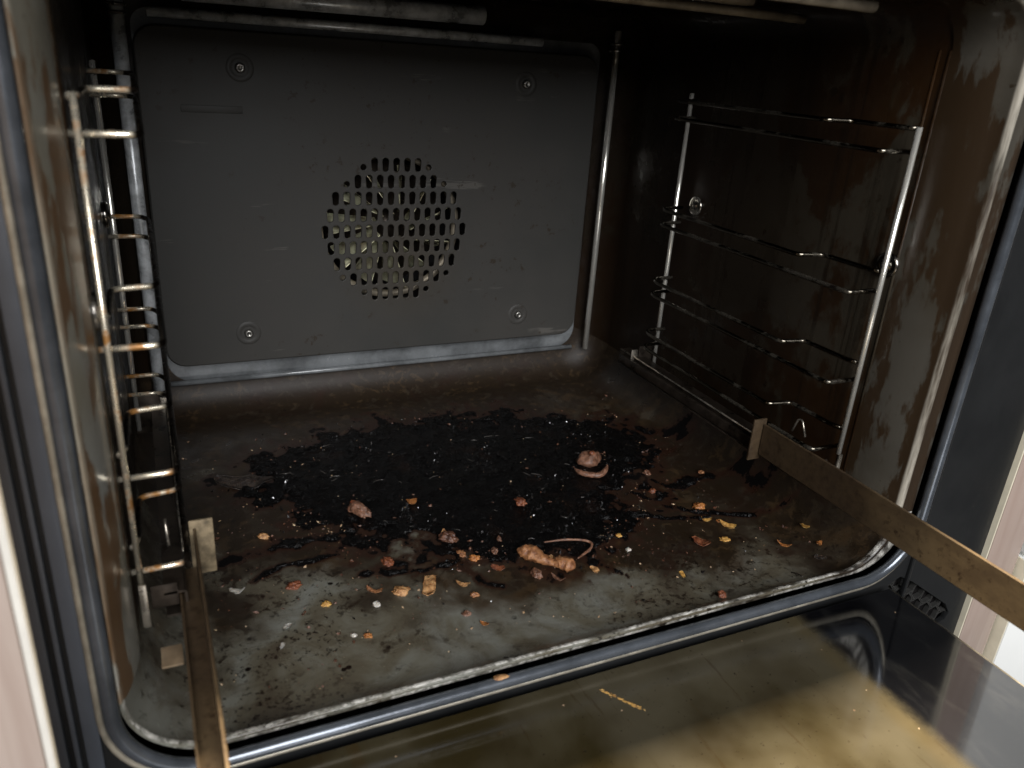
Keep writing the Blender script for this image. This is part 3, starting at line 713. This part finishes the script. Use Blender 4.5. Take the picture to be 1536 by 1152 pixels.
B = [  # name, shape, size, seed, dims, x, y, rz, mat, label
 ('food_chunk', 'l', .0175, 11, (1.05, .55, .55), -.0775, .1265, -.75, 'pink', 'elongated brown chunk in the left part of the black grease'),
 ('food_bit', 'l', .0060, 12, (1, .8, .8), -.0785, .1375, 0, 'red', 'small reddish knob touching the rear tip of the elongated brown chunk'),
 ('food_bit', 'f', .0085, 13, (1, .7), -.040, .129, .2, 'orange', 'small orange flake alone in the middle of the black grease'),
 ('food_bit', 'l', .0095, 14, (.7, 1, .6), .031, .104, .3, 'red', 'dull red scrap in the black grease behind the big brown chunk'),
 ('crust_piece', 'c', .0155, 15, (.52, 1.15), -.058, .0385, -.20, 'tan', 'upright tan crust piece with ragged foot, front left of the big brown chunk'),
 ('crust_piece', 'l', .0092, 16, (1, .75, .55), -.075, .039, .1, 'tan', 'oval tan crust bit left of the upright tan crust piece'),
 ('crust_sliver', 'f', .0108, 17, (1, .30), -.089, .0445, -.40, 'brown', 'thin brown sliver left of the oval tan crust bit'),
 ('crust_sliver', 'f', .0092, 18, (1, .34), -.039, .0335, -.55, 'tan', 'curved tan sliver right of the upright tan crust piece'),
 ('food_bit', 'l', .0090, 19, (.7, 1, .5), -.074, .069, .5, 'red', 'reddish-brown chip above the oval tan crust bit'),
 ('food_chunk', 'l', .0125, 20, (1, .65, .6), -.032, .078, -.6, 'maroon', 'dark maroon chunk on the front edge of the black grease'),
 ('food_bit', 'l', .0050, 21, (.7, .8, 1), -.0325, .0850, 0, 'tan', 'tiny tan tip behind the dark maroon chunk'),
 ('food_bit', 'l', .0072, 22, (.8, 1, .6), -.029, .062, .2, 'brown', 'small brown chip in front of the dark maroon chunk'),
 ('food_bit', 'l', .0068, 23, (1, .75, .6), -.023, .0553, -.3, 'orange', 'orange-brown nugget left of the big brown chunk'),
 ('food_flake', 'f', .0100, 24, (1, .45), -.013, .0412, -.35, 'red', 'curved reddish flake just left of the big brown chunk\'s foot'),
 ('food_bit', 'l', .0056, 25, (.7, 1, .7), -.009, .0562, .2, 'pink', 'pinkish bit beside the left knob of the big brown chunk'),
 ('food_bit', 'l', .0048, 26, (.6, 1, .7), -.001, .0675, .2, 'pink', 'tiny pink bit in the soot behind the left knob of the big brown chunk'),
 ('food_bit', 'l', .0088, 27, (1, .6, .7), .0065, .0275, -1.0, 'pink', 'pair of fused brownish nubs in front of the big brown chunk'),
 ('food_sliver', 'f', .0095, 28, (1, .3), .0175, .0195, -.6, 'pink', 'pink forked sliver in front of the right knob of the big brown chunk'),
 ('food_bit', 'f', .0068, 29, (.7, 1), .043, .0205, .3, 'tan', 'small pinkish triangular chip right of the big brown chunk'),
 ('food_bit', 'l', .0056, 30, (1, .9, .8), .0215, .0395, 0, 'tan', 'pale round crumb resting behind the right knob of the big brown chunk'),
 ('food_bit', 'l', .0052, 53, (1, .9, .8), .0155, .0415, 0, 'brown', 'brown crumb wedged at the waist of the big brown chunk'),
 ('food_bit', 'l', .0080, 31, (1, .8, .5), -.131, .064, .4, 'red', 'lone reddish-brown chip between left rail and the front scraps'),
 ('food_bit', 'f', .0088, 32, (1, .5), -.161, .070, .1, 'white', 'pink-white scrap beside the left rail end tab'),
 ('food_bit', 'l', .0052, 33, (1, .8, .6), -.117, .0418, 0, 'yellow', 'bright yellow crumb on the front left of the floor'),
 ('food_bit', 'l', .0068, 34, (1, .7, .6), -.140, .120, -.3, 'tan', 'dull tan crumb right of the left rail end tab'),
 ('food_bit', 'l', .0092, 35, (1, .8, .6), .152, .0605, 0, 'orange', 'rounded orange-brown nugget in the right half of the floor'),
 ('food_flake', 'f', .0072, 36, (1, .55), .147, .0455, -.4, 'yellow', 'small pale yellow flake in front of the rounded orange-brown nugget'),
 ('food_flake', 'f', .0125, 37, (1, .36), .1572, .0338, -.62, 'yellow', 'long yellow flake, largest yellow scrap on the right'),
 ('food_bit', 'l', .0045, 38, (1, .8, .5), .155, .0410, 0, 'orange', 'tiny orange crumb touching the long yellow flake'),
 ('food_bit', 'l', .0068, 39, (1, .8, .4), .144, .0210, -.2, 'yellow', 'rounded orange-yellow crumb in front of the long yellow flake'),
 ('food_flake', 'f', .0145, 40, (1, .55), .126, .0230, -.5, 'red', 'wide reddish ragged flake left of the rounded orange-yellow crumb'),
 ('food_flake', 'f', .0105, 41, (1, .55), .201, .0080, .1, 'yellow', 'bright golden flake at the far right near the rail'),
 ('food_sliver', 'f', .0088, 42, (1, .30), .178, .0022, -.75, 'orange', 'thin tan sliver left of the bright golden flake'),
 ('food_flake', 'f', .0082, 43, (1, .45), .198, -.0088, .4, 'orange', 'curled orange flake closest to the right front corner'),
 ('food_bit', 'l', .0056, 44, (.8, 1, .8), .101, -.0300, 0, 'red', 'small brown crumb sitting on the front lip of the floor'),
 ('food_bit', 'l', .0066, 45, (.7, 1, .6), .144, .116, .4, 'pink', 'pale pink bit right of the curled rind strip'),
 ('food_bit', 'l', .0050, 46, (1, .8, .5), .184, .101, 0, 'brown', 'faint brown bit by the right floor bend'),
 ('food_bit', 'l', .0055, 47, (1, .9, .7), .132, .090, 0, 'red', 'dark red crumb at the start of the right grease streak'),
 ('food_sliver', 'f', .0070, 48, (.45, 1), .093, -.0020, .2, 'yellow', 'small yellowish sliver on the clean front right floor'),
 ('food_bit', 'l', .0040, 49, (1, .9, .6), .076, .046, 0, 'yellow', 'pale yellow crumb just right of the bent reddish stem'),
 ('food_bit', 'l', .0038, 50, (1, .9, .6), .075, .032, 0, 'white', 'tiny whitish crumb in front of the pale yellow crumb'),
 ('pale_shard', 'f', .0050, 51, (.5, 1), -.145, .017, -.3, 'white', 'bluish-white shard at the front left beside a black speck'),
 ('pale_shard', 'f', .0048, 52, (.6, 1), -.140, .031, -.7, 'white', 'narrow white shard behind the bluish-white shard'),
 ('food_flake', 'f', .0058, 54, (1, .5), -.040, -.0028, -.5, 'orange', 'tan flake alone near the middle of the front edge'),
 ('food_bit', 'l', .0048, 55, (1, .7, .6), -.102, .009, -.5, 'orange', 'orange crumb on the pale front left floor'),
 ('pale_shard', 'l', .0034, 56, (1, .8, .6), -.109, .012, 0, 'white', 'white speck just left of the orange crumb'),
 ('food_bit', 'l', .0052, 57, (1, .8, .6), -.046, .008, 0, 'pink', 'pinkish crumb between the tan flake and the curved tan sliver'),
 ('food_bit', 'l', .0044, 58, (1, .9, .8), -.091, .032, 0, 'white', 'greyish-white crumb in front of the thin brown sliver'),
 ('food_bit', 'l', .0052, 59, (1, .7, .6), -.036, .022, 0, 'brown', 'small brown crumb in front of the curved tan sliver'),
 ('charred_slab', 'f', .036, 60, (1, .40), -.143, .190, -.10, 'dark', 'large charred black crust flake at the left edge of the burnt patch'),
 ('charred_flake', 'f', .0085, 61, (1, .55), .190, -.018, -.3, 'dark', 'black charred flake near the right front corner lip'),
]
for (nm, sh, s, seed, dims, x, y, rz, mt, lab) in B:
    if sh == 'l': geo = lump(s*.98, seed, dims, .46, 4)
    elif sh == 'c': geo = flake(s, seed, dims, .25, .22, 16)
    else: geo = flake(s, seed, dims, .55 if mt != 'dark' else .15, .16 if mt != 'dark' else .06, 14)
    scrap(nm, geo, x, y, rz+CAMR*.5, mt, lab)
# crumb on the seal, burnt hair on the lip, smear on the door glass
V, Fc = lump(.0065, 71, (1.4, .6, .4), .4, 2)
o = mk('seal_crumb', V, Fc, F['tan']); o.location = (-.047, -.0415, ZB-.0018); tag(o, 'tan crumb stuck on the grey door seal below the floor lip', 'food scrap', G)
tube_pts = [(.1605, -.024, ZB+.0008), (.1612, -.028, ZB+.0024), (.1600, -.0315, ZB+.0040), (.1585, -.0345, ZB+.0052)]
V, Fc = sweep(fillet(tube_pts, .002), .0004, 6); tag(mk('burnt_hair', V, Fc, F['dark']), 'thin black burnt fibre hanging over the front lip at the right', 'fibre')
V = []; Fc = []
for k in range(46):
    t = random.random(); x = .006+.014*t+random.gauss(0, .0005); y = -.055-.020*t+random.gauss(0, .0007); s = random.uniform(.0003, .0010)*(1.2-abs(t-.55)); b = len(V)
    ang = random.gauss(-.95, .3); ca, sa = math.cos(ang)*s*1.8, math.sin(ang)*s*1.8
    V += [(x-ca, y-sa, GZ), (x+sa*.35, y-ca*.35, GZ+.00005), (x+ca, y+sa, GZ), (x-sa*.35, y+ca*.35, GZ+.00005), (x, y, GZ+.0003)]
    Fc += [(b, b+1, b+4), (b+1, b+2, b+4), (b+2, b+3, b+4), (b+3, b, b+4)]
tag(mk('dried_smear', V, Fc, F['yellow'], False), 'yellowish dried food smear on the open door glass', 'food smear')
V = []; Fc = []
for k in range(20):
    x, y, s = random.uniform(-.16, .22), random.uniform(-.20, -.05), random.uniform(.0003, .0007); b = len(V)
    V += [(x-s, y, GZ), (x, y-s, GZ), (x+s, y, GZ), (x, y+s, GZ), (x, y, GZ+s*.6)]; Fc += [(b, b+1, b+4), (b+1, b+2, b+4), (b+2, b+3, b+4), (b+3, b, b+4)]
tag(mk('door_crumbs', V, Fc, M_crumb, False), 'tiny pale specks dusted over the open door glass', 'crumbs', kind='stuff')
